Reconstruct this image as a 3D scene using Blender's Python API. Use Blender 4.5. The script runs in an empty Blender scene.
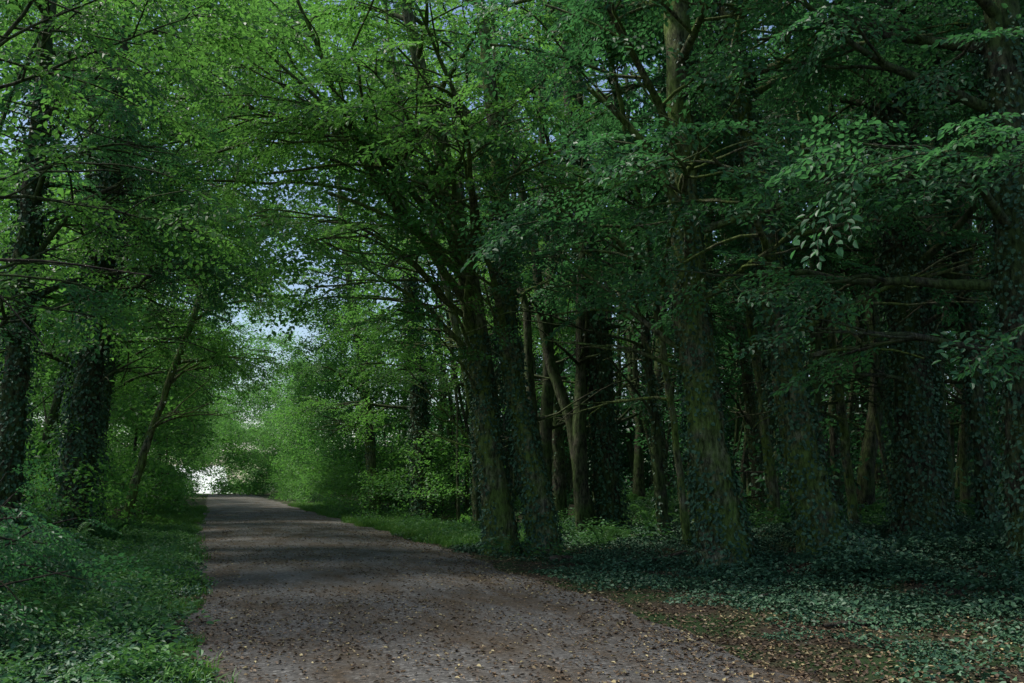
import bpy, math, random
import numpy as np
from mathutils import Vector
R = np.random.default_rng(7)
random.seed(7)
scene = bpy.context.scene
COL = scene.collection

# ------------------------------------------------------------------ materials
def new_mat(name):
    m = bpy.data.materials.new(name); m.use_nodes = True
    nt = m.node_tree; nt.nodes.clear()
    out = nt.nodes.new('ShaderNodeOutputMaterial')
    return m, nt, out
def N(nt, t, **k):
    n = nt.nodes.new(t)
    for a, b in k.items():
        if a in n.inputs.keys(): n.inputs[a].default_value = b
        else: setattr(n, a, b)
    return n
def ramp(nt, fac, stops):
    r = nt.nodes.new('ShaderNodeValToRGB')
    el = r.color_ramp.elements
    while len(el) < len(stops): el.new(0.5)
    for e, (p, c) in zip(el, stops):
        e.position = p; e.color = (*c, 1)
    nt.links.new(fac, r.inputs[0]); return r.outputs[0]
def mixc(nt, f, a, b, mode='MIX'):
    m = nt.nodes.new('ShaderNodeMix'); m.data_type = 'RGBA'; m.blend_type = mode
    for s, v in ((m.inputs[0], f), (m.inputs[6], a), (m.inputs[7], b)):
        if hasattr(v, 'links'): nt.links.new(v, s)
        elif isinstance(v, (int, float)): s.default_value = v
        else: s.default_value = (*v, 1)
    return m.outputs[2]

def leaf_mat(name, stops, trans=(0.12, 0.22, 0.03), tfac=0.4, rough=0.45, spec=0.4, inst=True):
    m, nt, out = new_mat(name)
    geo = N(nt, 'ShaderNodeNewGeometry')
    if inst:
        oi = N(nt, 'ShaderNodeObjectInfo')
        ad = N(nt, 'ShaderNodeMath', operation='ADD')
        mu = N(nt, 'ShaderNodeMath', operation='MULTIPLY'); mu.inputs[1].default_value = 0.5
        nt.links.new(geo.outputs['Random Per Island'], ad.inputs[0]); nt.links.new(oi.outputs['Random'], ad.inputs[1])
        nt.links.new(ad.outputs[0], mu.inputs[0]); fac = mu.outputs[0]
    else: fac = geo.outputs['Random Per Island']
    c = ramp(nt, fac, stops)
    p = N(nt, 'ShaderNodeBsdfPrincipled'); p.inputs['Roughness'].default_value = rough
    p.inputs['Specular IOR Level'].default_value = spec
    nt.links.new(c, p.inputs['Base Color'])
    if tfac == 0: nt.links.new(p.outputs[0], out.inputs[0]); return m
    t = N(nt, 'ShaderNodeBsdfTranslucent')
    tc = mixc(nt, 0.6, c, trans); nt.links.new(tc, t.inputs[0])
    mx = N(nt, 'ShaderNodeMixShader'); mx.inputs[0].default_value = tfac
    nt.links.new(p.outputs[0], mx.inputs[1]); nt.links.new(t.outputs[0], mx.inputs[2])
    nt.links.new(mx.outputs[0], out.inputs[0]); return m

M_BEECH = leaf_mat('beech_leaf', [(0.1, (.028, .095, .042)), (.5, (.045, .145, .060)), (.9, (.085, .20, .075))], (.11, .36, .09), .45)
M_BRIGHT = leaf_mat('hazel_sunlit_leaf', [(0.1, (.038, .135, .038)), (.5, (.068, .20, .048)), (.9, (.13, .27, .055))], (.22, .54, .08), .5)  # brighter greens for hazel, and for leaves with sunlight put into their colour
M_IVY = leaf_mat('ivy_leaf', [(0.1, (.024, .066, .033)), (.6, (.050, .122, .060)), (.95, (.09, .18, .09))], tfac=0, rough=.5, spec=.3, inst=False)
M_HERB = leaf_mat('herb_leaf', [(0.1, (.030, .10, .038)), (.5, (.055, .165, .055)), (.9, (.12, .27, .065))], (.14, .34, .06), .3, .5, .3)
M_GRASS = leaf_mat('grass_blade', [(0.1, (.05, .14, .03)), (.6, (.09, .23, .04)), (.95, (.18, .30, .055))], (.15, .35, .04), .3, .5, .3)
M_LITTER = leaf_mat('fallen_leaf', [(0.1, (.065, .042, .028)), (.5, (.115, .074, .040)), (.85, (.19, .13, .066)), (.985, (.42, .35, .17))], tfac=0, rough=.6, spec=.3, inst=False)

def bark_mat(name, dark, lite, moss, mossamt=.55):
    m, nt, out = new_mat(name)
    tc = N(nt, 'ShaderNodeTexCoord')
    mp = N(nt, 'ShaderNodeMapping'); mp.inputs['Scale'].default_value = (7, 7, 2.2)
    nt.links.new(tc.outputs['Object'], mp.inputs[0])
    n1 = N(nt, 'ShaderNodeTexNoise'); n1.inputs['Scale'].default_value = 2.0; n1.inputs['Detail'].default_value = 9; n1.inputs['Roughness'].default_value = .72
    nt.links.new(mp.outputs[0], n1.inputs[0])
    n2 = N(nt, 'ShaderNodeTexNoise'); n2.inputs['Scale'].default_value = 1.6; n2.inputs['Detail'].default_value = 8; n2.inputs['Roughness'].default_value = .65
    nt.links.new(tc.outputs['Object'], n2.inputs[0])
    c1 = ramp(nt, n1.outputs[0], [(.32, dark), (.68, lite)])
    f = ramp(nt, n2.outputs[0], [(mossamt - .10, (1, 1, 1)), (mossamt + .08, (0, 0, 0))])
    c = mixc(nt, f, c1, moss)
    c = mixc(nt, .75, c, mixc(nt, 1., c, ramp(nt, n1.outputs[0], [(.38, (.18, .18, .18)), (.6, (1.6, 1.6, 1.6))]), 'MULTIPLY'))
    p = N(nt, 'ShaderNodeBsdfPrincipled'); p.inputs['Roughness'].default_value = .9; p.inputs['Specular IOR Level'].default_value = .2
    nt.links.new(c, p.inputs['Base Color'])
    b = N(nt, 'ShaderNodeBump'); b.inputs['Strength'].default_value = 1; b.inputs['Distance'].default_value = .09
    nt.links.new(n1.outputs[0], b.inputs['Height']); nt.links.new(b.outputs[0], p.inputs['Normal'])
    nt.links.new(p.outputs[0], out.inputs[0]); return m
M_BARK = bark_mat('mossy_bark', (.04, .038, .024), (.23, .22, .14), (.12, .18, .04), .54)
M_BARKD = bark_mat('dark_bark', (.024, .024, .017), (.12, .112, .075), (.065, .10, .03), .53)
M_TWIG = bark_mat('twig_bark', (.03, .024, .018), (.10, .08, .06), (.06, .065, .025), .4)

def ground_mat():
    m, nt, out = new_mat('forest_floor')
    g = N(nt, 'ShaderNodeNewGeometry')
    n1 = N(nt, 'ShaderNodeTexNoise'); n1.inputs['Scale'].default_value = 9; n1.inputs['Detail'].default_value = 10; n1.inputs['Roughness'].default_value = .75
    n2 = N(nt, 'ShaderNodeTexNoise'); n2.inputs['Scale'].default_value = .7; n2.inputs['Detail'].default_value = 5
    for n in (n1, n2): nt.links.new(g.outputs['Position'], n.inputs[0])
    c = ramp(nt, n1.outputs[0], [(.3, (.022, .018, .012)), (.5, (.055, .042, .028)), (.7, (.105, .08, .052))])
    f = ramp(nt, n2.outputs[0], [(.42, (0, 0, 0)), (.56, (1, 1, 1))])
    c = mixc(nt, f, c, (.03, .055, .018))
    p = N(nt, 'ShaderNodeBsdfPrincipled'); p.inputs['Roughness'].default_value = .95; p.inputs['Specular IOR Level'].default_value = .15
    nt.links.new(c, p.inputs['Base Color'])
    b = N(nt, 'ShaderNodeBump'); b.inputs['Strength'].default_value = 1; b.inputs['Distance'].default_value = .04
    nt.links.new(n1.outputs[0], b.inputs['Height']); nt.links.new(b.outputs[0], p.inputs['Normal'])
    nt.links.new(p.outputs[0], out.inputs[0]); return m
def path_mat():
    m, nt, out = new_mat('gravel_path')
    g = N(nt, 'ShaderNodeNewGeometry')
    v = N(nt, 'ShaderNodeTexVoronoi'); v.inputs['Scale'].default_value = 30
    n1 = N(nt, 'ShaderNodeTexNoise'); n1.inputs['Scale'].default_value = 16; n1.inputs['Detail'].default_value = 10; n1.inputs['Roughness'].default_value = .88
    mp = N(nt, 'ShaderNodeMapping'); mp.inputs['Scale'].default_value = (1.1, .35, 1)
    nt.links.new(g.outputs['Position'], mp.inputs[0])
    n2 = N(nt, 'ShaderNodeTexNoise'); n2.inputs['Scale'].default_value = 1.2; n2.inputs['Detail'].default_value = 10; n2.inputs['Roughness'].default_value = .7
    nt.links.new(mp.outputs[0], n2.inputs[0])
    for n in (v, n1): nt.links.new(g.outputs['Position'], n.inputs[0])
    sx = N(nt, 'ShaderNodeSeparateColor'); nt.links.new(v.outputs['Color'], sx.inputs[0])
    peb = ramp(nt, sx.outputs[0], [(.0, (.060, .056, .050)), (.55, (.145, .138, .126)), (.9, (.225, .215, .195)), (1., (.52, .50, .46))])
    c = mixc(nt, .5, peb, ramp(nt, n1.outputs[0], [(.38, (.024, .022, .019)), (.62, (.24, .226, .205))]))
    f = ramp(nt, n2.outputs[0], [(.43, (0, 0, 0)), (.62, (1, 1, 1))])
    br = ramp(nt, n1.outputs[0], [(.40, (.030, .022, .014)), (.60, (.16, .118, .075))])
    c = mixc(nt, f, c, br)
    p = N(nt, 'ShaderNodeBsdfPrincipled'); p.inputs['Roughness'].default_value = .85; p.inputs['Specular IOR Level'].default_value = .25
    nt.links.new(c, p.inputs['Base Color'])
    b = N(nt, 'ShaderNodeBump'); b.inputs['Strength'].default_value = 1; b.inputs['Distance'].default_value = .035
    nt.links.new(n1.outputs[0], b.inputs['Height']); nt.links.new(b.outputs[0], p.inputs['Normal'])
    nt.links.new(p.outputs[0], out.inputs[0]); return m
def plain(name, col, rough=.9):
    m, nt, out = new_mat(name)
    g = N(nt, 'ShaderNodeNewGeometry'); n1 = N(nt, 'ShaderNodeTexNoise'); n1.inputs['Scale'].default_value = 3; n1.inputs['Detail'].default_value = 6
    nt.links.new(g.outputs['Position'], n1.inputs[0])
    p = N(nt, 'ShaderNodeBsdfPrincipled'); p.inputs['Roughness'].default_value = rough
    nt.links.new(ramp(nt, n1.outputs[0], [(.3, tuple(.9 * c for c in col)), (.7, col)]), p.inputs['Base Color']); nt.links.new(p.outputs[0], out.inputs[0]); return m
M_GROUND = ground_mat(); M_PATH = path_mat(); M_PALE = plain('bright_gap_white', (.70, .72, .66))  # M_PALE: near-white for the added slope, so the far gap goes white

# ------------------------------------------------------------------ mesh helpers
class Buf:
    def __init__(s): s.v = []; s.f3 = []; s.f4 = []; s.m3 = []; s.m4 = []; s.n = 0
    def add(s, v, f3=None, f4=None, mat=0):
        v = np.asarray(v, float)
        if f3 is not None and len(f3): s.f3.append(np.asarray(f3) + s.n); s.m3.append(np.full(len(f3), mat))
        if f4 is not None and len(f4): s.f4.append(np.asarray(f4) + s.n); s.m4.append(np.full(len(f4), mat))
        s.v.append(v); s.n += len(v)
    def mesh(s, name, mats, smooth=False):
        me = bpy.data.meshes.new(name)
        v = np.concatenate(s.v)
        f3 = np.concatenate(s.f3) if s.f3 else np.zeros((0, 3), int)
        f4 = np.concatenate(s.f4) if s.f4 else np.zeros((0, 4), int)
        mi = np.concatenate([np.zeros(0)] + s.m3 + s.m4).astype(np.int32)
        me.vertices.add(len(v)); me.vertices.foreach_set('co', v.astype(np.float32).ravel())
        nl = f3.size + f4.size
        me.loops.add(nl); me.loops.foreach_set('vertex_index', np.concatenate([f3.ravel(), f4.ravel()]).astype(np.int32))
        me.polygons.add(len(f3) + len(f4))
        st = np.concatenate([np.arange(len(f3)) * 3, f3.size + np.arange(len(f4)) * 4]).astype(np.int32)
        me.polygons.foreach_set('loop_start', st)
        me.polygons.foreach_set('material_index', mi)
        me.polygons.foreach_set('use_smooth', np.full(len(st), smooth))
        for m in mats: me.materials.append(m)
        me.update(calc_edges=True); me.validate(); return me
def obj(name, me, parent=None, link=True):
    o = bpy.data.objects.new(name, me)
    if link: COL.objects.link(o)
    if parent: o.parent = parent
    return o

def tube(buf, P, r, seg=8, mat=0, flare=0., lump=0., ph=0.):
    P = np.asarray(P, float); r = np.asarray(r, float); n = len(P)
    T = np.gradient(P, axis=0); T /= np.linalg.norm(T, axis=1)[:, None] + 1e-9
    ref = np.array([0, 0, 1.]) if abs(T[:, 2]).mean() < .7 else np.array([1., 0, 0])
    A = np.cross(T, ref); A /= np.linalg.norm(A, axis=1)[:, None] + 1e-9
    B = np.cross(T, A)
    th = np.linspace(0, 2 * np.pi, seg, endpoint=False)
    rr = r[:, None] * np.ones(seg)
    hz = P[:, 2] - P[0, 2]
    if flare:
        fl = np.exp(-np.maximum(hz, 0) / .35)[:, None]
        rr = rr * (1 + flare * fl * (1 + .6 * np.sin(3 * th + ph)[None] + .4 * np.sin(5 * th + 2 * ph)[None]))
    if lump:
        rr = rr * (1 + lump * np.sin(2 * th[None] + hz[:, None] * 1.3 + ph) + lump * .7 * np.sin(3 * th[None] - hz[:, None] * 2.1 + ph * 3))
    V = P[:, None, :] + rr[..., None] * (np.cos(th)[None, :, None] * A[:, None] + np.sin(th)[None, :, None] * B[:, None])
    i = np.arange(n - 1)[:, None] * seg; j = np.arange(seg)[None]; k = (j + 1) % seg
    F = np.stack([i + j, i + k, i + seg + k, i + seg + j], -1).reshape(-1, 4)
    buf.add(V.reshape(-1, 3), f4=F, mat=mat)

def leaves(buf, pos, d, nrm, L, W, mat=0, fold=.15):
    d = d / (np.linalg.norm(d, axis=1)[:, None] + 1e-9)
    s = np.cross(d, nrm); s /= np.linalg.norm(s, axis=1)[:, None] + 1e-9
    u = np.cross(s, d)
    L = np.asarray(L)[:, None]; W = np.asarray(W)[:, None]
    b = pos; t = pos + d * L - u * L * .12
    r1 = pos + d * L * .30 + s * W * .46 + u * W * fold; l1 = pos + d * L * .30 - s * W * .46 + u * W * fold
    r2 = pos + d * L * .68 + s * W * .38 + u * W * fold * .6; l2 = pos + d * L * .68 - s * W * .38 + u * W * fold * .6
    V = np.stack([b, r1, r2, t, l2, l1], 1).reshape(-1, 3)
    k = np.arange(len(pos))[:, None] * 6
    f4 = np.concatenate([k + np.array([[0, 1, 2, 3]]), k + np.array([[0, 3, 4, 5]])])
    buf.add(V, f4=f4, mat=mat)

def unit(v): return v / (np.linalg.norm(v) + 1e-9)

# ------------------------------------------------------------------ leaf units (instanced)
def make_spray(name, rng, L=1.0, leaf=.106, mat=M_BEECH, flat=.3, droop=.25):
    b = Buf()
    def twig(p0, ang, l, r):
        n = 6; t = np.linspace(0, 1, n)
        P = np.stack([p0[0] + np.cos(ang) * l * t, p0[1] + np.sin(ang) * l * t, p0[2] - droop * l * t ** 2 + rng.normal(0, .015, n) * l], 1)
        tube(b, P, np.linspace(r, r * .4, n), seg=3, mat=1)
        m = max(3, int(l / (leaf * .58)))
        tt = (np.arange(m) + rng.random(m) * .6 + .6) / m
        pos = np.stack([np.interp(tt, t, P[:, i]) for i in range(3)], 1)
        side = np.where(np.arange(m) % 2 == 0, 1, -1)
        a = ang + side * rng.uniform(.6, 1.1, m); a[-1] = ang
        d = np.stack([np.cos(a), np.sin(a), rng.normal(-.2, flat, m)], 1)
        nr = np.stack([rng.normal(0, flat, m), rng.normal(0, flat, m), np.ones(m)], 1)
        s = leaf * rng.uniform(.65, 1.2, m)
        leaves(b, pos, d, nr, s, s * .64)
        return P
    P = twig((0, 0, 0), 0, L, .006)
    k = 8
    for i in range(k):
        t = .08 + .8 * i / k; q = P[min(5, int(t * 5))] * (1 - (t * 5) % 1) + P[min(5, int(t * 5) + 1)] * ((t * 5) % 1)
        sd = 1 if i % 2 else -1
        l = L * (.52 * (1 - t) + .16) * rng.uniform(.8, 1.2)
        twig(q, sd * rng.uniform(.6, .95), l, .004)
    return obj(name, b.mesh(name, [mat, M_TWIG]), link=False)

def make_cluster(name, rng, rad=.7, n=115, leaf=.12, mat=M_BEECH, squash=.7):
    b = Buf()
    c = rng.normal(0, rad * .45, (7, 3)); c[:, 2] *= squash
    k = rng.integers(0, 7, n)
    pos = c[k] + rng.normal(0, rad * .27, (n, 3)) * np.array([1, 1, .55])
    a = rng.uniform(0, 6.283, n)
    d = np.stack([np.cos(a), np.sin(a), rng.normal(-.25, .35, n)], 1)
    nr = np.stack([rng.normal(0, .4, n), rng.normal(0, .4, n), np.ones(n)], 1)
    s = leaf * rng.uniform(.7, 1.25, n)
    leaves(b, pos, d, nr, s, s * .65)
    for i in range(6):
        e = c[i]; tube(b, np.linspace(c[6], e, 3), [.008, .006, .003], seg=3, mat=1)
    return obj(name, b.mesh(name, [mat, M_TWIG]), link=False)

def make_groundcover(name, rng, n, leaf, hmax, mat, rad=.55, upright=.0, wr=.8):
    b = Buf()
    r = rad * np.sqrt(rng.random(n)) * rng.uniform(.7, 1.1, n); a = rng.uniform(0, 6.283, n)
    hgt = hmax * (1 - (r / rad / 1.15) ** 2).clip(0.1) * rng.uniform(.2, 1, n)
    pos = np.stack([r * np.cos(a), r * np.sin(a), hgt], 1)
    a2 = rng.uniform(0, 6.283, n)
    d = np.stack([np.cos(a2), np.sin(a2), rng.normal(-.1, .3, n) + upright], 1)
    nr = np.stack([rng.normal(0, .45, n), rng.normal(0, .45, n), np.ones(n)], 1)
    s = leaf * rng.uniform(.6, 1.3, n)
    leaves(b, pos, d, nr, s, s * wr)
    return obj(name, b.mesh(name, [mat]), link=False)

def make_grass(name, rng, n=60, h=.26, rad=.22, mat=M_GRASS):
    b = Buf(); V = []; F = []
    for i in range(n):
        r = rad * math.sqrt(rng.random()); a = rng.uniform(0, 6.283); p = np.array([r * math.cos(a), r * math.sin(a), 0])
        a = rng.uniform(0, 6.283); d = np.array([math.cos(a), math.sin(a), 0]); s = np.array([-d[1], d[0], 0]); hh = h * rng.uniform(.4, 1.2); w = .004 + .004 * rng.random()
        le = rng.uniform(.2, .9)
        k = len(V)
        V += [p - s * w, p + s * w, p + d * hh * le * .35 + [0, 0, hh * .6] + s * w, p + d * hh * le * .35 + [0, 0, hh * .6] - s * w, p + d * hh * le + [0, 0, hh * (1.0 - .4 * le)]]
        F.append([k, k + 1, k + 2, k + 3]); b.f3.append(np.array([[k + 3, k + 2, k + 4]])); b.m3.append(np.zeros(1))
    b.f4.append(np.array(F)); b.m4.append(np.zeros(len(F))); b.v.append(np.array(V)); b.n = len(V)
    return obj(name, b.mesh(name, [mat]), link=False)

def make_fern(name, rng, mat=M_HERB, n=9, L=.75):
    b = Buf()
    for i in range(n):
        a = 6.283 * i / n + rng.normal(0, .2); l = L * rng.uniform(.7, 1.1)
        t = np.linspace(0, 1, 22)
        rad = l * .8 * t; z = l * (.75 * np.sin(t * 2.1))
        P = np.stack([np.cos(a) * rad, np.sin(a) * rad, z], 1)
        tube(b, P[::3], np.linspace(.005, .002, len(P[::3])), seg=3, mat=0)
        dirv = np.gradient(P, axis=0); side = np.array([-np.sin(a), np.cos(a), 0])
        w = .17 * l * np.sin(np.pi * (t * .9 + .08)) * 1.3
        for sd in (1, -1):
            d = side[None] * sd + dirv / np.linalg.norm(dirv, axis=1)[:, None] * .45
            nr = np.tile([0, 0, 1.], (22, 1)) + rng.normal(0, .15, (22, 3))
            leaves(b, P, d, nr, w, np.full(22, .035 * l / .7))
    return obj(name, b.mesh(name, [mat]), link=False)

def collection(name, objs):
    c = bpy.data.collections.new(name)
    for o in objs: c.objects.link(o)
    return c, len(objs)
C_SPRAY = collection('beech_sprays', [make_spray('beech_spray_%d' % i, R, L=R.uniform(.9, 1.2)) for i in range(5)])
C_SPRAYB = collection('bright_sprays', [make_spray('bright_spray_%d' % i, R, L=R.uniform(.9, 1.2), mat=M_BRIGHT, flat=.35) for i in range(4)])
C_CLUS = collection('leaf_clusters', [make_cluster('leaf_cluster_%d' % i, R) for i in range(4)])
C_CLUSB = collection('bright_clusters', [make_cluster('bright_cluster_%d' % i, R, mat=M_BRIGHT) for i in range(4)])
C_IVYG = collection('ivy_patches', [make_groundcover('ivy_patch_%d' % i, R, 190, .058, .15, M_IVY) for i in range(4)])
C_HERB = collection('herb_patches', [make_groundcover('herb_patch_%d' % i, R, 150, .085, .42, M_HERB, upright=.2, wr=.55) for i in range(5)])
C_GRASS = collection('grass_tufts', [make_grass('grass_tuft_%d' % i, R) for i in range(4)])
C_FERN = collection('ferns', [make_fern('fern_%d' % i, R) for i in range(3)])

_gn = {}
def gn_tree(col):
    if col.name in _gn: return _gn[col.name]
    ng = bpy.data.node_groups.new('scatter_' + col.name, 'GeometryNodeTree')
    ng.interface.new_socket('Geometry', in_out='INPUT', socket_type='NodeSocketGeometry')
    ng.interface.new_socket('Geometry', in_out='OUTPUT', socket_type='NodeSocketGeometry')
    gi = ng.nodes.new('NodeGroupInput'); go = ng.nodes.new('NodeGroupOutput')
    ci = ng.nodes.new('GeometryNodeCollectionInfo'); ci.inputs['Collection'].default_value = col
    ci.inputs['Separate Children'].default_value = True; ci.inputs['Reset Children'].default_value = True
    ip = ng.nodes.new('GeometryNodeInstanceOnPoints'); ip.inputs['Pick Instance'].default_value = True
    def na(n, t):
        a = ng.nodes.new('GeometryNodeInputNamedAttribute'); a.data_type = t; a.inputs[0].default_value = n
        return [o for o in a.outputs if o.enabled and o.name == 'Attribute'][0]
    er = ng.nodes.new('FunctionNodeEulerToRotation')
    ng.links.new(na('rot', 'FLOAT_VECTOR'), er.inputs[0])
    ng.links.new(gi.outputs[0], ip.inputs['Points']); ng.links.new(ci.outputs[0], ip.inputs['Instance'])
    ng.links.new(er.outputs[0], ip.inputs['Rotation']); ng.links.new(na('scl', 'FLOAT'), ip.inputs['Scale'])
    ng.links.new(na('idx', 'INT'), ip.inputs['Instance Index'])
    ng.links.new(ip.outputs[0], go.inputs[0])
    _gn[col.name] = ng; return ng
def scatter(name, coll, pos, rot, scl, parent=None):
    col, k = coll; pos = np.asarray(pos, np.float32); n = len(pos)
    me = bpy.data.meshes.new(name); me.vertices.add(n); me.vertices.foreach_set('co', pos.ravel())
    a = me.attributes.new('rot', 'FLOAT_VECTOR', 'POINT'); a.data.foreach_set('vector', np.asarray(rot, np.float32).ravel())
    a = me.attributes.new('scl', 'FLOAT', 'POINT'); a.data.foreach_set('value', np.asarray(scl, np.float32))
    a = me.attributes.new('idx', 'INT', 'POINT'); a.data.foreach_set('value', R.integers(0, k, n).astype(np.int32))
    o = obj(name, me, parent)
    m = o.modifiers.new('scatter', 'NODES'); m.node_group = gn_tree(col); return o

# ------------------------------------------------------------------ terrain
def sm(t): t = np.clip(t, 0, 1); return t * t * (3 - 2 * t)
def pl(y): return -.15 + .25 * np.exp(-y / 9) - .25 * sm((y - 12) / 20) + .10 * np.sin(y * .9) + .06 * np.sin(y * 2.3 + 1)
def pr(y): return 4.9 + .6 * sm((y - 8) / 15) + .16 * np.sin(y * .6) + .09 * np.sin(y * 1.9 + 2)
def H(x, y):
    x = np.asarray(x, float); y = np.asarray(y, float)
    nz = .10 * np.sin(x * .9 + y * .35) * np.sin(y * .7 - x * .2) + .05 * np.sin(x * 2.3 + 1) * np.sin(y * 1.9) + .16 * np.sin(x * .31 + 2) * np.sin(y * .23)
    rt = sm((x - 8.2) / 6.0) * .6 + sm((x - 6.5) / 4) * nz + sm((x - 12) / 25) * 1.0
    lt = sm((-1.0 - x) / 3.0) * .25 + sm((-1.2 - x) / 3) * nz
    return rt + lt
xs = np.concatenate([[-600, -300, -150, -90], np.arange(-60, -8, 2), np.arange(-8, 22, .4), np.arange(22, 70, 2), [90, 150, 300, 600]])
ys = np.concatenate([[-600, -300, -100, -40], np.arange(-20, 4, 2), np.arange(4, 50, .4), np.arange(50, 200, 3), [220, 300, 450, 700, 1200]])
X, Y = np.meshgrid(xs, ys)
g = Buf(); nx = len(xs)
i = np.arange(len(ys) - 1)[:, None] * nx; j = np.arange(nx - 1)[None]
g.add(np.stack([X, Y, H(X, Y)], -1).reshape(-1, 3), f4=np.stack([i + j, i + j + 1, i + nx + j + 1, i + nx + j], -1).reshape(-1, 4))
obj('ground', g.mesh('ground', [M_GROUND], True))
py = np.arange(-15, 153, .25); b = Buf(); K = 12
L_, R_ = pl(py), pr(py)
ts = np.linspace(0, 1, K)
PX = L_[:, None] + (R_ - L_)[:, None] * ts; PY = py[:, None] + 0 * ts; PZ = .012 + .05 * np.sin(np.pi * ts)[None] + 0 * PX
i = np.arange(len(py) - 1)[:, None] * K; j = np.arange(K - 1)[None]
b.add(np.stack([PX, PY, PZ], -1).reshape(-1, 3), f4=np.stack([i + j, i + j + 1, i + K + j + 1, i + K + j], -1).reshape(-1, 4))
obj('gravel_path', b.mesh('gravel_path', [M_PATH], True))
# added slope behind the far gap; its near-white colour makes the opening bright
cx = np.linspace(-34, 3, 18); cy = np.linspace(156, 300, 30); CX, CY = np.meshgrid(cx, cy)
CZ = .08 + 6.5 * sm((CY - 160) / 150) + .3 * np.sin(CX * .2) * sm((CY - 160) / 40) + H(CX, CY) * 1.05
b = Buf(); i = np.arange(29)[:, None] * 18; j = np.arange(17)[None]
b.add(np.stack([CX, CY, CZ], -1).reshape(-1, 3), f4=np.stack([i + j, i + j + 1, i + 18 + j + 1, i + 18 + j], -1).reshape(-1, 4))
obj('added_bright_slope', b.mesh('added_bright_slope', [M_PALE], True))
def pathz(x, y):
    t = (x - pl(y)) / (pr(y) - pl(y)); return np.where((t > 0) & (t < 1), .012 + .05 * np.sin(np.pi * np.clip(t, 0, 1)), H(x, y))

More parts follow.
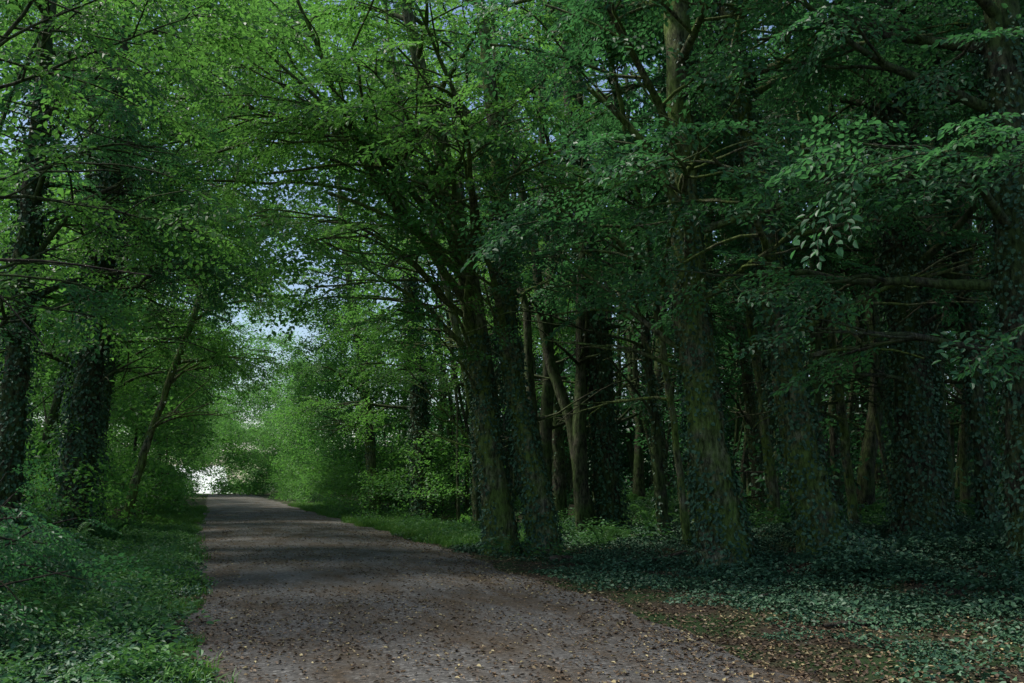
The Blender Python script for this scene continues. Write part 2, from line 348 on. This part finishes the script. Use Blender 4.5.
# ------------------------------------------------------------------ trees
class Tree:
    def __init__(s, name, seed, bark=M_BARK):
        s.name = name; s.rng = np.random.default_rng(seed); s.b = Buf(); s.sp = []; s.ivy = []; s.bark = bark
    def trunk(s, pts, radii, seg=18, flare=.45):
        pts = np.array(pts, float); n = 40
        z = np.linspace(0, 1, len(pts)); t = np.linspace(0, 1, n) ** 1.25
        P = np.stack([np.interp(t, z, pts[:, i]) for i in range(3)], 1)
        for _ in range(6): P[1:-1] = .25 * P[:-2] + .5 * P[1:-1] + .25 * P[2:]
        r = np.interp(t, z, radii)
        w = s.rng.normal(0, .018, (n, 3)); w[:, 2] = 0; w[0] = 0; P += w
        P[0, 2] -= .25
        tube(s.b, P, r, seg, flare=flare, lump=.06, ph=s.rng.uniform(0, 6))
        s.P, s.r = P, r; return P, r
    def at(s, z):
        return np.array([np.interp(z, s.P[:, 2], s.P[:, i]) for i in range(3)]), np.interp(z, s.P[:, 2], s.r)
    def spray_at(s, p, d, sc=1.):
        az = math.atan2(d[1], d[0]); r = s.rng
        s.sp.append((*p, r.normal(0, .38), r.normal(.15, .3), az + r.normal(0, .4), sc * r.uniform(.75, 1.25)))
    def curve(s, p0, d, L, bend, n=9, wob=.13):
        P = [np.array(p0, float)]; d = unit(np.array(d, float))
        for i in range(n):
            d = unit(d + np.array([0, 0, bend / n]) + s.rng.normal(0, wob, 3) * np.array([1, 1, .8]))
            P.append(P[-1] + d * L / n)
        return np.array(P)
    def limb(s, p0, d, L, r0, bend=0., leafy=.8, start=.25, nsub=None, dens=.8):
        P = s.curve(p0, d, L, bend, n=max(7, int(L * 2)))
        n = len(P); tube(s.b, P, r0 * (1 - np.linspace(0, 1, n)) ** .8 * .92 + .008, seg=7)
        k = nsub or max(3, int(L * 1.7)); side = s.rng.choice([-1, 1])
        for q in range(k):
            t = start + (1 - start) * (q + s.rng.random() * .7) / k
            f = t * (n - 1); i = min(int(f), n - 2); p = P[i] + (P[i + 1] - P[i]) * (f - i); dd = unit(P[i + 1] - P[i])
            side = -side; a = side * s.rng.uniform(.5, 1.1)
            dh = np.array([dd[0] * math.cos(a) - dd[1] * math.sin(a), dd[0] * math.sin(a) + dd[1] * math.cos(a), dd[2] * .4 + s.rng.normal(.02, .2)])
            l2 = (L * .42 * (1 - t) + .9) * s.rng.uniform(.7, 1.25)
            Q = s.curve(p, dh, l2, -.2, n=6); tube(s.b, Q, r0 * (1 - t) * .35 + np.linspace(.014, .005, len(Q)), seg=4)
            m = max(2, int(l2 / .38 * dens))
            for w in range(m):
                if s.rng.random() > leafy: continue
                f2 = (w + s.rng.random()) / m * 5.9; i2 = min(int(f2), 5)
                pp = Q[i2] + (Q[i2 + 1] - Q[i2]) * (f2 - i2); e = Q[i2 + 1] - Q[i2]
                a2 = s.rng.choice([-1, 1]) * s.rng.uniform(.2, .9)
                s.spray_at(pp, (e[0] * math.cos(a2) - e[1] * math.sin(a2), e[0] * math.sin(a2) + e[1] * math.cos(a2)))
            if s.rng.random() < leafy + .2: s.spray_at(Q[-1], Q[-1] - Q[-2])
        if leafy > 0: s.spray_at(P[-1], P[-1] - P[-2])
        return P
    def to(s, p0, p1, r0, arc=.15, **k):
        p0 = np.array(p0, float); p1 = np.array(p1, float); v = p1 - p0; L = np.linalg.norm(v)
        return s.limb(p0, unit(v) + np.array([0, 0, arc]), L * 1.05, r0, bend=-2 * arc, **k)
    def bare(s, z, az, L, r, elev=.5, bend=-.3, leafy=-.2):
        p, _ = s.at(z); s.limb(p, (math.cos(az) * math.cos(elev), math.sin(az) * math.cos(elev), math.sin(elev)), L, r, bend=bend, leafy=leafy, start=.3)
    def random_limbs(s, z0, z1, n, L, r, elev=(.1, .8), az=None, spread=3.1, **k):
        for q in range(n):
            z = z0 + (z1 - z0) * (q + s.rng.random()) / n; p, rr = s.at(z)
            a = (s.rng.uniform(0, 6.283) if az is None else az + s.rng.uniform(-spread, spread))
            e = s.rng.uniform(*elev)
            s.limb(p, (math.cos(a) * math.cos(e), math.sin(a) * math.cos(e), math.sin(e)), L * s.rng.uniform(.7, 1.2) * (1 - .3 * (z - z0) / (z1 - z0 + .1)), min(rr * .45, r), bend=-e * .9, **k)
    def add_ivy(s, z0, z1, n, thick=.12, leaf=.075, P=None, r=None, full=1.):
        P = s.P if P is None else P; r = s.r if r is None else r; g_ = s.rng
        z = z0 + (z1 - z0) * g_.random(n) ** 1.15; th = g_.uniform(0, 6.283, n)
        keep = (np.sin(th * 2 + z * 1.1) + np.sin(th - z * .7 + 1) + g_.normal(0, .5, n)) > (-2.5 + 3.0 * (1 - full)); z, th = z[keep], th[keep]; n = len(z)
        c = np.stack([np.interp(z, P[:, 2], P[:, i]) for i in range(3)], 1); rr = np.interp(z, P[:, 2], r)
        fl = 1 + .45 * np.exp(-np.maximum(z - P[0, 2], 0) / .35)
        nrm = np.stack([np.cos(th), np.sin(th), np.zeros(n)], 1)
        lum = .5 + .5 * np.sin(th * 2 + z * 1.7) * np.sin(z * 2.6 + th)
        pos = c + nrm * (rr * fl + .01 + thick * (.5 + lum) * g_.random(n) ** 1.5)[:, None]
        d = nrm * .5 + np.stack([g_.normal(0, .5, n), g_.normal(0, .5, n), g_.normal(-.8, .4, n)], 1)
        nn = nrm + g_.normal(0, .35, (n, 3)) + [0, 0, .4]
        L = leaf * g_.uniform(.6, 1.3, n); b2 = Buf(); leaves(b2, pos, d, nn, L, L * .85)
        s.ivy.append(b2)
    def done(s, coll=C_SPRAY):
        o = obj(s.name, s.b.mesh(s.name, [s.bark], True))
        if s.sp:
            A = np.array(s.sp); scatter('foliage', coll, A[:, :3], A[:, 3:6], A[:, 6], o)
        for b2 in s.ivy: obj('ivy', b2.mesh('ivy', [M_IVY]), o)
        return o
def gh(x, y): return float(H(x, y))
# --- twin beech by the path
t = Tree('beech_tree', 1)
t.trunk([(6.35, 22, gh(6.3, 22)), (5.95, 22, 3), (5.6, 22, 5.8), (5.15, 22, 8.2), (4.3, 21.8, 11), (3.5, 21.5, 14), (3, 21, 18)], [.36, .30, .26, .21, .16, .11, .04])
t.to(t.at(4.9)[0], (2.6, 20.5, 10.5), .13, .25, leafy=.45)
t.to(t.at(5.6)[0], (.6, 19, 8.6), .11, .3, leafy=.6)
t.to(t.at(6.2)[0], (-.5, 20, 11.5), .11, .25, leafy=.6)
t.to(t.at(7.0)[0], (1.6, 16.5, 8.2), .10, .2, leafy=.55)
t.to(t.at(7.8)[0], (.2, 22, 13.5), .10, .2)
t.to(t.at(4.4)[0], (2.4, 21, 6.6), .07, .25, leafy=.4)
for z_, p1, r_ in ((5.2, (1.2, 19.5, 7.4), .06), (5.9, (1.8, 18.5, 9.6), .07), (6.6, (3.2, 18, 10.6), .06), (4.0, (3.4, 20, 6.2), .045), (7.6, (2.2, 19, 11.8), .06), (3.4, (4.2, 20.4, 4.9), .035)):
    t.to(t.at(z_)[0], p1, r_, .3, leafy=.1)
t.bare(5.2, 2.8, 4, .06, .9); t.bare(6.5, 3.6, 4.5, .06, .7)
t.random_limbs(9, 14, 6, 4.2, .1)
t.add_ivy(0, 5, 2600, .07, full=.5)
t.done(C_SPRAYB)
t = Tree('beech_tree', 2)
t.trunk([(7.25, 21.5, gh(7.2, 21.5)), (6.7, 21.5, 2.6), (6.25, 21.5, 5), (6.2, 21.5, 8), (5.9, 21.6, 11), (5.5, 22, 15), (5.2, 22, 19)], [.33, .27, .24, .19, .15, .1, .04])
t.to(t.at(4.6)[0], (3.6, 18.5, 8.6), .09, .2, leafy=.4)
t.to(t.at(6.5)[0], (8.6, 19, 8.5), .08, .2, leafy=.5)
t.to(t.at(7.4)[0], (3.5, 17.5, 11), .09, .2, leafy=.6)
t.bare(4.2, 3.9, 3, .05, .7); t.bare(5.6, .3, 3, .05, .6)
t.random_limbs(8.5, 14.5, 7, 4, .09, leafy=.7)
t.add_ivy(0, 8, 4800, .09, full=.68)
t.done(C_SPRAYB)
# --- leaning beech
t = Tree('beech_tree', 3)
t.trunk([(9.05, 16.6, gh(9, 16.6)), (8.8, 16.6, 1.6), (8.6, 16.6, 3.4), (8.35, 16.6, 6), (8.35, 16.6, 8.5), (8.3, 16.6, 11), (8.2, 16.8, 19)], [.46, .37, .34, .30, .27, .23, .05], seg=24, flare=.55)
t.to(t.at(3.9)[0], (5.4, 17.5, 5.3), .06, .15, start=.4, leafy=.25)
t.to(t.at(4.6)[0], (5.2, 15.2, 6.2), .08, .25, leafy=.45)
t.to(t.at(5.6)[0], (5.6, 13.2, 6.0), .08, .2, leafy=.6)
t.to(t.at(6.6)[0], (4.2, 16, 9.2), .09, .2, leafy=.6)
t.to(t.at(6.2)[0], (11.3, 13, 6.6), .08, .2, leafy=.4)
t.to(t.at(7.4)[0], (5.6, 12, 8.0), .09, .2, leafy=.6)
t.bare(3.6, 3.0, 2.6, .045, .3); t.bare(4.8, 5.3, 3.5, .06, .6); t.bare(7, 4.0, 4, .07, .3)
t.random_limbs(8.5, 14, 8, 4.5, .1, leafy=.65)
t.add_ivy(0, 1.8, 1500, .13, full=.75); t.add_ivy(1.5, 10, 3600, .06, full=.38)
t.done()
# --- ivy clad tree next to it
t = Tree('ivy_covered_tree', 4)
t.trunk([(10.75, 16.1, gh(10.7, 16)), (10.35, 16.1, 2), (10.05, 16.1, 4), (9.7, 16.1, 6.5), (9.3, 16.1, 9), (9.0, 16, 12), (8.8, 16, 18)], [.40, .31, .28, .25, .2, .16, .05])
t.to(t.at(4.2)[0], (12.8, 12.5, 5.1), .06, .1, leafy=.2)
t.to(t.at(5.4)[0], (7.6, 12.8, 7.3), .07, .2, leafy=.6)
t.bare(3.8, .2, 3.2, .05, .2); t.bare(6, 5.9, 3.5, .05, .4)
t.random_limbs(7, 13, 7, 4, .08, leafy=.65)
t.add_ivy(0, 12, 6500, .16, full=.78)
t.done()
# --- big ivy trunk right
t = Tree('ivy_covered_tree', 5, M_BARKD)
t.trunk([(13.5, 16.9, gh(13.5, 16.9)), (13.5, 16.9, 4), (13.35, 16.9, 8), (13.2, 16.9, 12), (13, 17, 19)], [.46, .38, .34, .30, .08])
t.random_limbs(5.5, 13, 9, 4.6, .1, leafy=.65)
t.bare(3.5, 3.6, 3.5, .05, .2); t.bare(4.6, 4.6, 3.5, .05, .3)
t.add_ivy(0, 12, 10000, .22, full=.9)
t.done()
# --- right edge tree
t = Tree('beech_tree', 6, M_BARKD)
t.trunk([(11.9, 12.2, gh(11.9, 12.2)), (11.8, 12.2, 3), (11.9, 12.3, 6), (11.9, 12.3, 10), (12, 12.5, 18)], [.42, .35, .32, .26, .06])
t.to(t.at(3.4)[0], (8.4, 12.6, 3.9), .07, .25, leafy=.25, start=.4)
t.to(t.at(4.6)[0], (7.6, 14.0, 5.6), .10, -.1, leafy=.4, start=.35)
t.to(t.at(5.4)[0], (8.2, 10.2, 6.6), .08, .15, leafy=.7)
t.to(t.at(3.0)[0], (10.0, 10.3, 3.4), .04, .2)
t.random_limbs(6.5, 13, 8, 4.5, .1, leafy=.7)
t.add_ivy(0, 9, 5000, .15, full=.7)
t.done()
# --- mid distance trees on the right
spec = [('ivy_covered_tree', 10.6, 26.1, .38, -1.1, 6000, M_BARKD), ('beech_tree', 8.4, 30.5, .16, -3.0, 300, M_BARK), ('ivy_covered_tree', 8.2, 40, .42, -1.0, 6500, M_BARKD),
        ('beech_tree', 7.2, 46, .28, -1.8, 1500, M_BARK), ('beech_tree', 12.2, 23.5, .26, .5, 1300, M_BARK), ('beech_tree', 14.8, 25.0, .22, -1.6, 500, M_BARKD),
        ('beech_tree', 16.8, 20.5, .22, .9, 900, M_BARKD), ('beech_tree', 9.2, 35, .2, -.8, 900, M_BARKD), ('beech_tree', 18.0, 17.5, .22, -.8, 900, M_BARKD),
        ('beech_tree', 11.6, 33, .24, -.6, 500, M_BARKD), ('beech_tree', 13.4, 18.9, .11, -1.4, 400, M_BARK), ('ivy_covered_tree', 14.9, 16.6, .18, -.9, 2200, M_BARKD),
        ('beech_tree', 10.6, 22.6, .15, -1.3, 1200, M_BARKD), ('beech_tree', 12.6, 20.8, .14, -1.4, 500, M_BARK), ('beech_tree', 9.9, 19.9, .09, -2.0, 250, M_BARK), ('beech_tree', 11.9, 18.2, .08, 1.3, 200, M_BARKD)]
for k, (nm, x, y, rr, lean, iv, bk) in enumerate(spec):
    t = Tree(nm, 20 + k, bk); z0 = gh(x, y)
    t.trunk([(x, y, z0), (x + lean * .2, y, 4), (x + lean * .5, y, 8), (x + lean, y, 13), (x + lean * 1.3, y, 19)], [rr, rr * .82, rr * .68, rr * .5, .04], seg=14)
    t.random_limbs(5.5 if y < 29 else 4, 15.5, 7, 4.2, .08, leafy=.65)
    for q in range(4): t.bare(t.rng.uniform(2.5, 7), t.rng.uniform(0, 6.28), t.rng.uniform(2, 4), .035, t.rng.uniform(.1, .8))
    if iv: t.add_ivy(z0, 12, iv, .2 if iv > 3000 else .08, full=.85 if iv > 2000 else .5, leaf=.09)
    t.done(C_SPRAYB if y > 28 else C_SPRAY)
# --- left side trees
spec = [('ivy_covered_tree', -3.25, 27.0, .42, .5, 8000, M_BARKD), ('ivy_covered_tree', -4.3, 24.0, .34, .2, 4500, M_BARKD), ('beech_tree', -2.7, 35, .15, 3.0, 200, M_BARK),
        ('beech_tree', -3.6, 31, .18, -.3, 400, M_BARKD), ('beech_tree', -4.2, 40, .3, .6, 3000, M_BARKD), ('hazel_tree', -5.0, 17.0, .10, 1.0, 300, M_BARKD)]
for k, (nm, x, y, rr, lean, iv, bk) in enumerate(spec):
    t = Tree(nm, 50 + k, bk); z0 = gh(x, y)
    t.trunk([(x, y, z0), (x + lean * .2, y, 3), (x + lean * .6, y, 7), (x + lean, y, 11), (x + lean * 1.2, y, 17)], [rr, rr * .82, rr * .68, rr * .5, .04], seg=14)
    t.random_limbs(4.4, 15.5, 13, 4.6, .07, az=-.5, spread=1.9, leafy=.68)
    for q in range(5): t.bare(t.rng.uniform(3, 9), t.rng.uniform(-1.2, 1.2), t.rng.uniform(2, 5), .04, t.rng.uniform(.3, 1.))
    if iv: t.add_ivy(z0, 11, iv, .3 if iv > 3000 else .08, full=.9 if iv > 3000 else .5, leaf=.09)
    t.done(C_SPRAY if k == 1 else C_SPRAYB)

# --- distant forest: trunks both sides as one mass
b = Buf()
def thin(x, y, r, lean, az, h=18):
    n = 12; t_ = np.linspace(0, 1, n); z0 = gh(x, y) - .2
    wx = np.cumsum(R.normal(0, .16, n)); wy = np.cumsum(R.normal(0, .16, n))
    P = np.stack([x + math.cos(az) * lean * t_ ** 1.1 + wx, y + math.sin(az) * lean * t_ ** 1.1 + wy, z0 + h * t_], 1)
    tube(b, P, r * (1 - .75 * t_), seg=8, flare=.3)
    for q in range(10):
        i = R.integers(2, n - 1); a = R.uniform(0, 6.28); l = R.uniform(1.5, 4); e = R.uniform(0, 1.)
        Q = P[i] + np.linspace(0, 1, 6)[:, None] * l * np.array([math.cos(a), math.sin(a), e]) + np.cumsum(R.normal(0, .05, (6, 3)), 0)
        tube(b, Q, np.linspace(r * .3, .01, 6), seg=4)
cnt = 0
while cnt < 260:
    x = R.uniform(8.5, 45); y = R.uniform(16, 65)
    if x < 13 and y < 24: continue
    if x > .97 * y + 8: continue
    thin(x, y, R.choice([R.uniform(.04, .11), R.uniform(.11, .26)]), R.uniform(0, 4.5), R.uniform(0, 6.28)); cnt += 1
cnt = 0
while cnt < 60:
    x = R.uniform(-22, -3.3); y = R.uniform(22, 110)
    thin(x, y, R.uniform(.06, .22), R.uniform(0, 2.5), R.uniform(-1, 1)); cnt += 1
forest = obj('distant_forest', b.mesh('distant_forest', [M_BARKD], True))

def vol(n, fx, fy, fz, cond, sc=(1, 1.6)):
    out = []
    while len(out) < n:
        x = R.uniform(*fx, 4000); y = R.uniform(*fy, 4000); z = R.uniform(*fz, 4000)
        k = cond(x, y, z); out += list(zip(x[k], y[k], z[k]))
    P = np.array(out[:n]); rot = np.stack([R.normal(0, .3, n), R.normal(0, .3, n), R.uniform(0, 6.28, n)], 1)
    return P, rot, R.uniform(*sc, n)
def clump(x, y, z, f=.35, ph=0.):
    return np.sin(x * .9 * f * 3 + ph + z * .7) + np.sin(y * .8 * f * 3 + 1.3 + ph) + np.sin(z * 1.2 * f * 3 + x * .4 + 2 * ph)
inview = lambda x, y, z: (x < 1.0 * y + 4) & (z < 3.5 + .50 * np.hypot(x, y)) & (x > -.22 * y - 3)
# deep wood, right
P, ro, sc = vol(1500, (16, 55), (26, 80), (5, 19), lambda x, y, z: inview(x, y, z) & (clump(x, y, z) > .0), (1.6, 2.6))
scatter('deep_wood_foliage', C_CLUS, P, ro, sc, forest)
P, ro, sc = vol(170, (12, 34), (22, 44), (.5, 7), lambda x, y, z: inview(x, y, z) & (clump(x, y, z, .5) > .5), (.9, 1.6))
scatter('deep_wood_saplings', C_CLUS, P, ro, sc, forest)
P, ro, sc = vol(1100, (12, 58), (30, 85), (0.3, 6), lambda x, y, z: inview(x, y, z) & ((x + y > 76)), (1.8, 2.8)); scatter('deep_wood_understorey', C_CLUS, P, ro, sc, forest)
P, ro, sc = vol(150, (11, 32), (3, 36), (13, 18), lambda x, y, z: x > 11, (2.4, 3.2)); scatter('unseen_shade_crowns', C_CLUS, P, ro, sc, forest)  # crowns added above the view to darken the right side
# tall crowns closing the view above the path
P, ro, sc = vol(700, (-16, 26), (50, 74), (10, 38), lambda x, y, z: (z > .22 * y) & (clump(x, y, z, .4) > -1.7) & (z < .56 * y), (2.3, 3.3)); scatter('tall_crowns', C_CLUSB, P, ro, sc, forest)
# wood, left
P, ro, sc = vol(1400, (-26, -3.5), (14, 110), (1.5, 16), lambda x, y, z: inview(x, y, z) & (clump(x, y, z, ph=1) > -.2) & (x < -3.4 - .5 * np.sin(y) - (y < 26) * (z < 7) * 1.6), (1.1, 2.2))
scatter('left_wood_foliage', C_CLUSB, P, ro, sc, forest)
# tunnel walls and roof further down
def tun(x, y, z):
    hw = 4.4 + .5 * np.sin(y * .3); top = 7.5 - 3.0 * sm((y - 40) / 90)
    d = ((x - 2.6) / hw) ** 2 + (np.maximum(z - .5, 0) / top) ** 2
    return (d > 1) & (d < 3.2) & (clump(x, y, z, .5) > -.6)
P, ro, sc = vol(1400, (-6, 12), (38, 130), (.4, 15), lambda x, y, z: tun(x, y, z) & ((abs(x - 2.6) > 2.6) | (y > 95)), (1.0, 1.8))
scatter('tunnel_foliage', C_CLUSB, P, ro, sc, forest)
P, ro, sc = vol(1000, (-32, 45), (134, 152), (0, 27), lambda x, y, z: ~((x > -4.4) & (x < 0) & (z < 3.2)), (2.2, 3.4))
scatter('end_foliage', C_CLUSB, P, ro, sc, forest)
P, ro, sc = vol(460, (-12, 16), (120, 150), (3.0, 20), lambda x, y, z: (z > 3.9) | (x > 3.4) | (x < -6), (1.6, 2.4))
scatter('end_foliage', C_CLUSB, P, ro, sc, forest)
P, ro, sc = vol(330, (.9, 22), (142, 172), (.2, 6.0), lambda x, y, z: x > .9 + (y - 142) * .02, (1.3, 2.3))
scatter('end_foliage', C_CLUSB, P, ro, sc, forest)
# roadside shrubs
P, ro, sc = vol(420, (5.9, 9.5), (36, 110), (.1, 3.2), lambda x, y, z: (x > 6.1 + z * .2) & (clump(x, y, z, .8) > -.2), (.7, 1.2))
scatter('roadside_shrubs', C_CLUSB, P, ro, sc)
P, ro, sc = vol(380, (-6, -1.6), (24, 110), (.1, 3.0), lambda x, y, z: (x < -1.9 - z * .3 - y * .01) & (clump(x, y, z, .8) > -.3), (.6, 1.1))
scatter('roadside_shrubs', C_CLUSB, P, ro, sc)

# ------------------------------------------------------------------ ground vegetation
def gscat(name, coll, n, fx, fy, cond, sc, tilt=.12, up=0.):
    P, ro, s = vol(n, fx, fy, (0, 1), cond, sc); P[:, 2] = H(P[:, 0], P[:, 1]) + up
    ro[:, :2] = R.normal(0, tilt, (n, 2)); return scatter(name, coll, P, ro, s)
patch = lambda x, y, k=1.: np.sin(x * 1.3 * k + .5) * np.sin(y * .9 * k) + .5 * np.sin(x * 2.9 * k + y * 1.7 * k)
gscat('ivy_ground_cover', C_IVYG, 2700, (5.7, 22), (6.5, 34), lambda x, y, z: (patch(x, y) + R.normal(0, .4, len(x)) > .5 - sm((x - 5.4) / 3.5) * 1.6) & (x < y + 4), (.4, 1.2), up=-.03)
gscat('ivy_ground_cover', C_IVYG, 130, (9.5, 15), (9, 15), lambda x, y, z: (patch(x, y) > -.2) & (x < y + 2), (.9, 1.5), tilt=.3, up=.08)
gscat('woodland_herbs', C_HERB, 520, (6, 30), (20, 60), lambda x, y, z: patch(x, y, .6) > -.2, (.7, 1.4))
gscat('verge_herbs', C_HERB, 1500, (-5.5, -.2), (6.0, 34), lambda x, y, z: (x < pl(y) - .28 + .3 * patch(x, y)) & (x > -.2 * y - 2.5), (.2, .95), tilt=.2)
gscat('verge_ivy', C_IVYG, 420, (-4.5, -.2), (6.0, 24), lambda x, y, z: (x < pl(y) - .2) & (x > -.2 * y - 2.0) & (patch(x, y, .9) < .4), (.4, 1.0), up=.03)
gscat('verge_herbs', C_HERB, 260, (5.6, 8.5), (24, 60), lambda x, y, z: (x > pr(y) + .3), (.4, .9))
gscat('verge_grass', C_GRASS, 1100, (-3, .1), (6, 70), lambda x, y, z: (x < pl(y) - .0 + .12 * patch(x, y, 3)) & (patch(x, y, 1.5) > -.4) & ((y > 15) | (R.random(len(x)) < .45)), (.3, 1.0))
gscat('verge_grass', C_GRASS, 1300, (5.3, 8.5), (24, 75), lambda x, y, z: (x > pr(y) + .1 + .3 * patch(x, y, 2)) & (patch(x, y, .8) > -.6), (.6, 1.3))
gscat('fern', C_FERN, 44, (-4.8, -1.6), (9, 26), lambda x, y, z: x > -.2 * y - 1.6, (.45, 1.0))
gscat('fern', C_FERN, 30, (8, 22), (20, 34), lambda x, y, z: x > 8, (.6, 1.1))
# left foreground shrub
t = Tree('bramble_bush', 90, M_TWIG)
for q in range(26):
    x = R.uniform(-4.4, -2.3); y = R.uniform(10, 17); a = R.uniform(-1.2, 1.2)
    if x > -.17 * y - .2: continue
    t.limb((x, y, gh(x, y)), (math.cos(a) * .3, math.sin(a) * .5 - .1, 1.2), R.uniform(.8, 1.4), .012, bend=-1.4, start=.2, nsub=4)
for i_, q in enumerate(t.sp): t.sp[i_] = q[:6] + (q[6] * .55,)
t.done()

# ------------------------------------------------------------------ fallen leaves
def litter(name, n, fx, fy, cond, size):
    P, _, _ = vol(n, fx, fy, (0, 1), cond); P[:, 2] = pathz(P[:, 0], P[:, 1]) + .006 + .012 * R.random(n)
    a = R.uniform(0, 6.28, n); d = np.stack([np.cos(a), np.sin(a), R.normal(0, .12, n)], 1)
    nr = np.stack([R.normal(0, .25, n), R.normal(0, .25, n), np.ones(n)], 1)
    L = size * R.uniform(.5, 1.3, n); bb = Buf(); leaves(bb, P, d, nr, L, L * .65, fold=.25)
    return obj(name, bb.mesh(name, [M_LITTER]))
dn = lambda y: R.random(len(y)) < np.minimum(1, 90 / (y * y) + .06)
litter('fallen_leaves', 15000, (-.2, 5.6), (6, 60), lambda x, y, z: dn(y) & (patch(x, y, .7) + R.normal(0, .9, len(x)) > -.2), .042)
litter('fallen_leaves', 24000, (4.0, 14), (6, 34), lambda x, y, z: dn(y) & (R.random(len(x)) < sm((x - 3.6) / 2)), .055)
litter('fallen_leaves', 1500, (-1.5, .6), (6, 34), lambda x, y, z: dn(y), .05)
for (x, y, a, l, r_) in [(7.0, 10.0, .1, .9, .035), (8.0, 13.2, .5, 1.1, .03), (8.6, 18.8, .2, 1.6, .06), (6.9, 19.6, 2.6, .5, .08)]:
    bb = Buf(); n = 9; s_ = np.linspace(-.5, .5, n) * l
    Pk = np.stack([x + s_ * math.cos(a), y + s_ * math.sin(a), 0 * s_], 1) + R.normal(0, .012, (n, 3)); Pk[:, 2] = pathz(Pk[:, 0], Pk[:, 1]) + r_ * .8
    tube(bb, Pk, r_ * (1 - .4 * np.abs(np.linspace(-1, 1, n)) ** 3), seg=7); tube(bb, [Pk[5], Pk[5] + [.1 * l, .16 * l, .05]], [r_ * .5, r_ * .2], seg=5)
    obj('fallen_branch', bb.mesh('fallen_branch', [M_TWIG], True))
t = Tree('dead_branch', 93, M_TWIG)
Pd = t.curve((-2.6, 8.4, 3.3), (1, .12, .03), 2.1, -.1, n=12, wob=.05); tube(t.b, Pd, np.linspace(.02, .006, len(Pd)), seg=5)
Pe = t.curve(Pd[4], (.5, .1, -.5), .9, 0, n=6); tube(t.b, Pe, np.linspace(.010, .004, len(Pe)), seg=4)
t.done()

# ------------------------------------------------------------------ light, sky, camera
el, az = math.radians(58), math.radians(-60)
sv = Vector((math.sin(az) * math.cos(el), math.cos(az) * math.cos(el), math.sin(el)))
w = bpy.data.worlds.new('World'); scene.world = w; w.use_nodes = True
nt = w.node_tree; nt.nodes.clear()
sky = nt.nodes.new('ShaderNodeTexSky'); sky.sky_type = 'NISHITA'; sky.sun_disc = False
sky.sun_elevation = el; sky.sun_rotation = az; sky.air_density = 1.0; sky.dust_density = 1.0
bg = nt.nodes.new('ShaderNodeBackground'); bg.inputs[1].default_value = .15
wo = nt.nodes.new('ShaderNodeOutputWorld'); nt.links.new(sky.outputs[0], bg.inputs[0]); nt.links.new(bg.outputs[0], wo.inputs[0])
sl = bpy.data.lights.new('sun', 'SUN'); sl.energy = 5; sl.angle = math.radians(10); sl.color = (1, .96, .88)
so = bpy.data.objects.new('sun', sl); COL.objects.link(so); so.rotation_euler = sv.to_track_quat('Z', 'Y').to_euler()
cam = bpy.data.cameras.new('camera'); co = bpy.data.objects.new('camera', cam); COL.objects.link(co)
co.location = (0, 0, 1.6); cam.lens = 35; cam.sensor_width = 36; cam.clip_end = 3000
co.rotation_euler = (math.radians(90 + 8.1), 0, math.radians(-16.6))
scene.camera = co
scene.view_settings.view_transform = 'Standard'; scene.view_settings.look = 'None'; scene.view_settings.exposure = 0
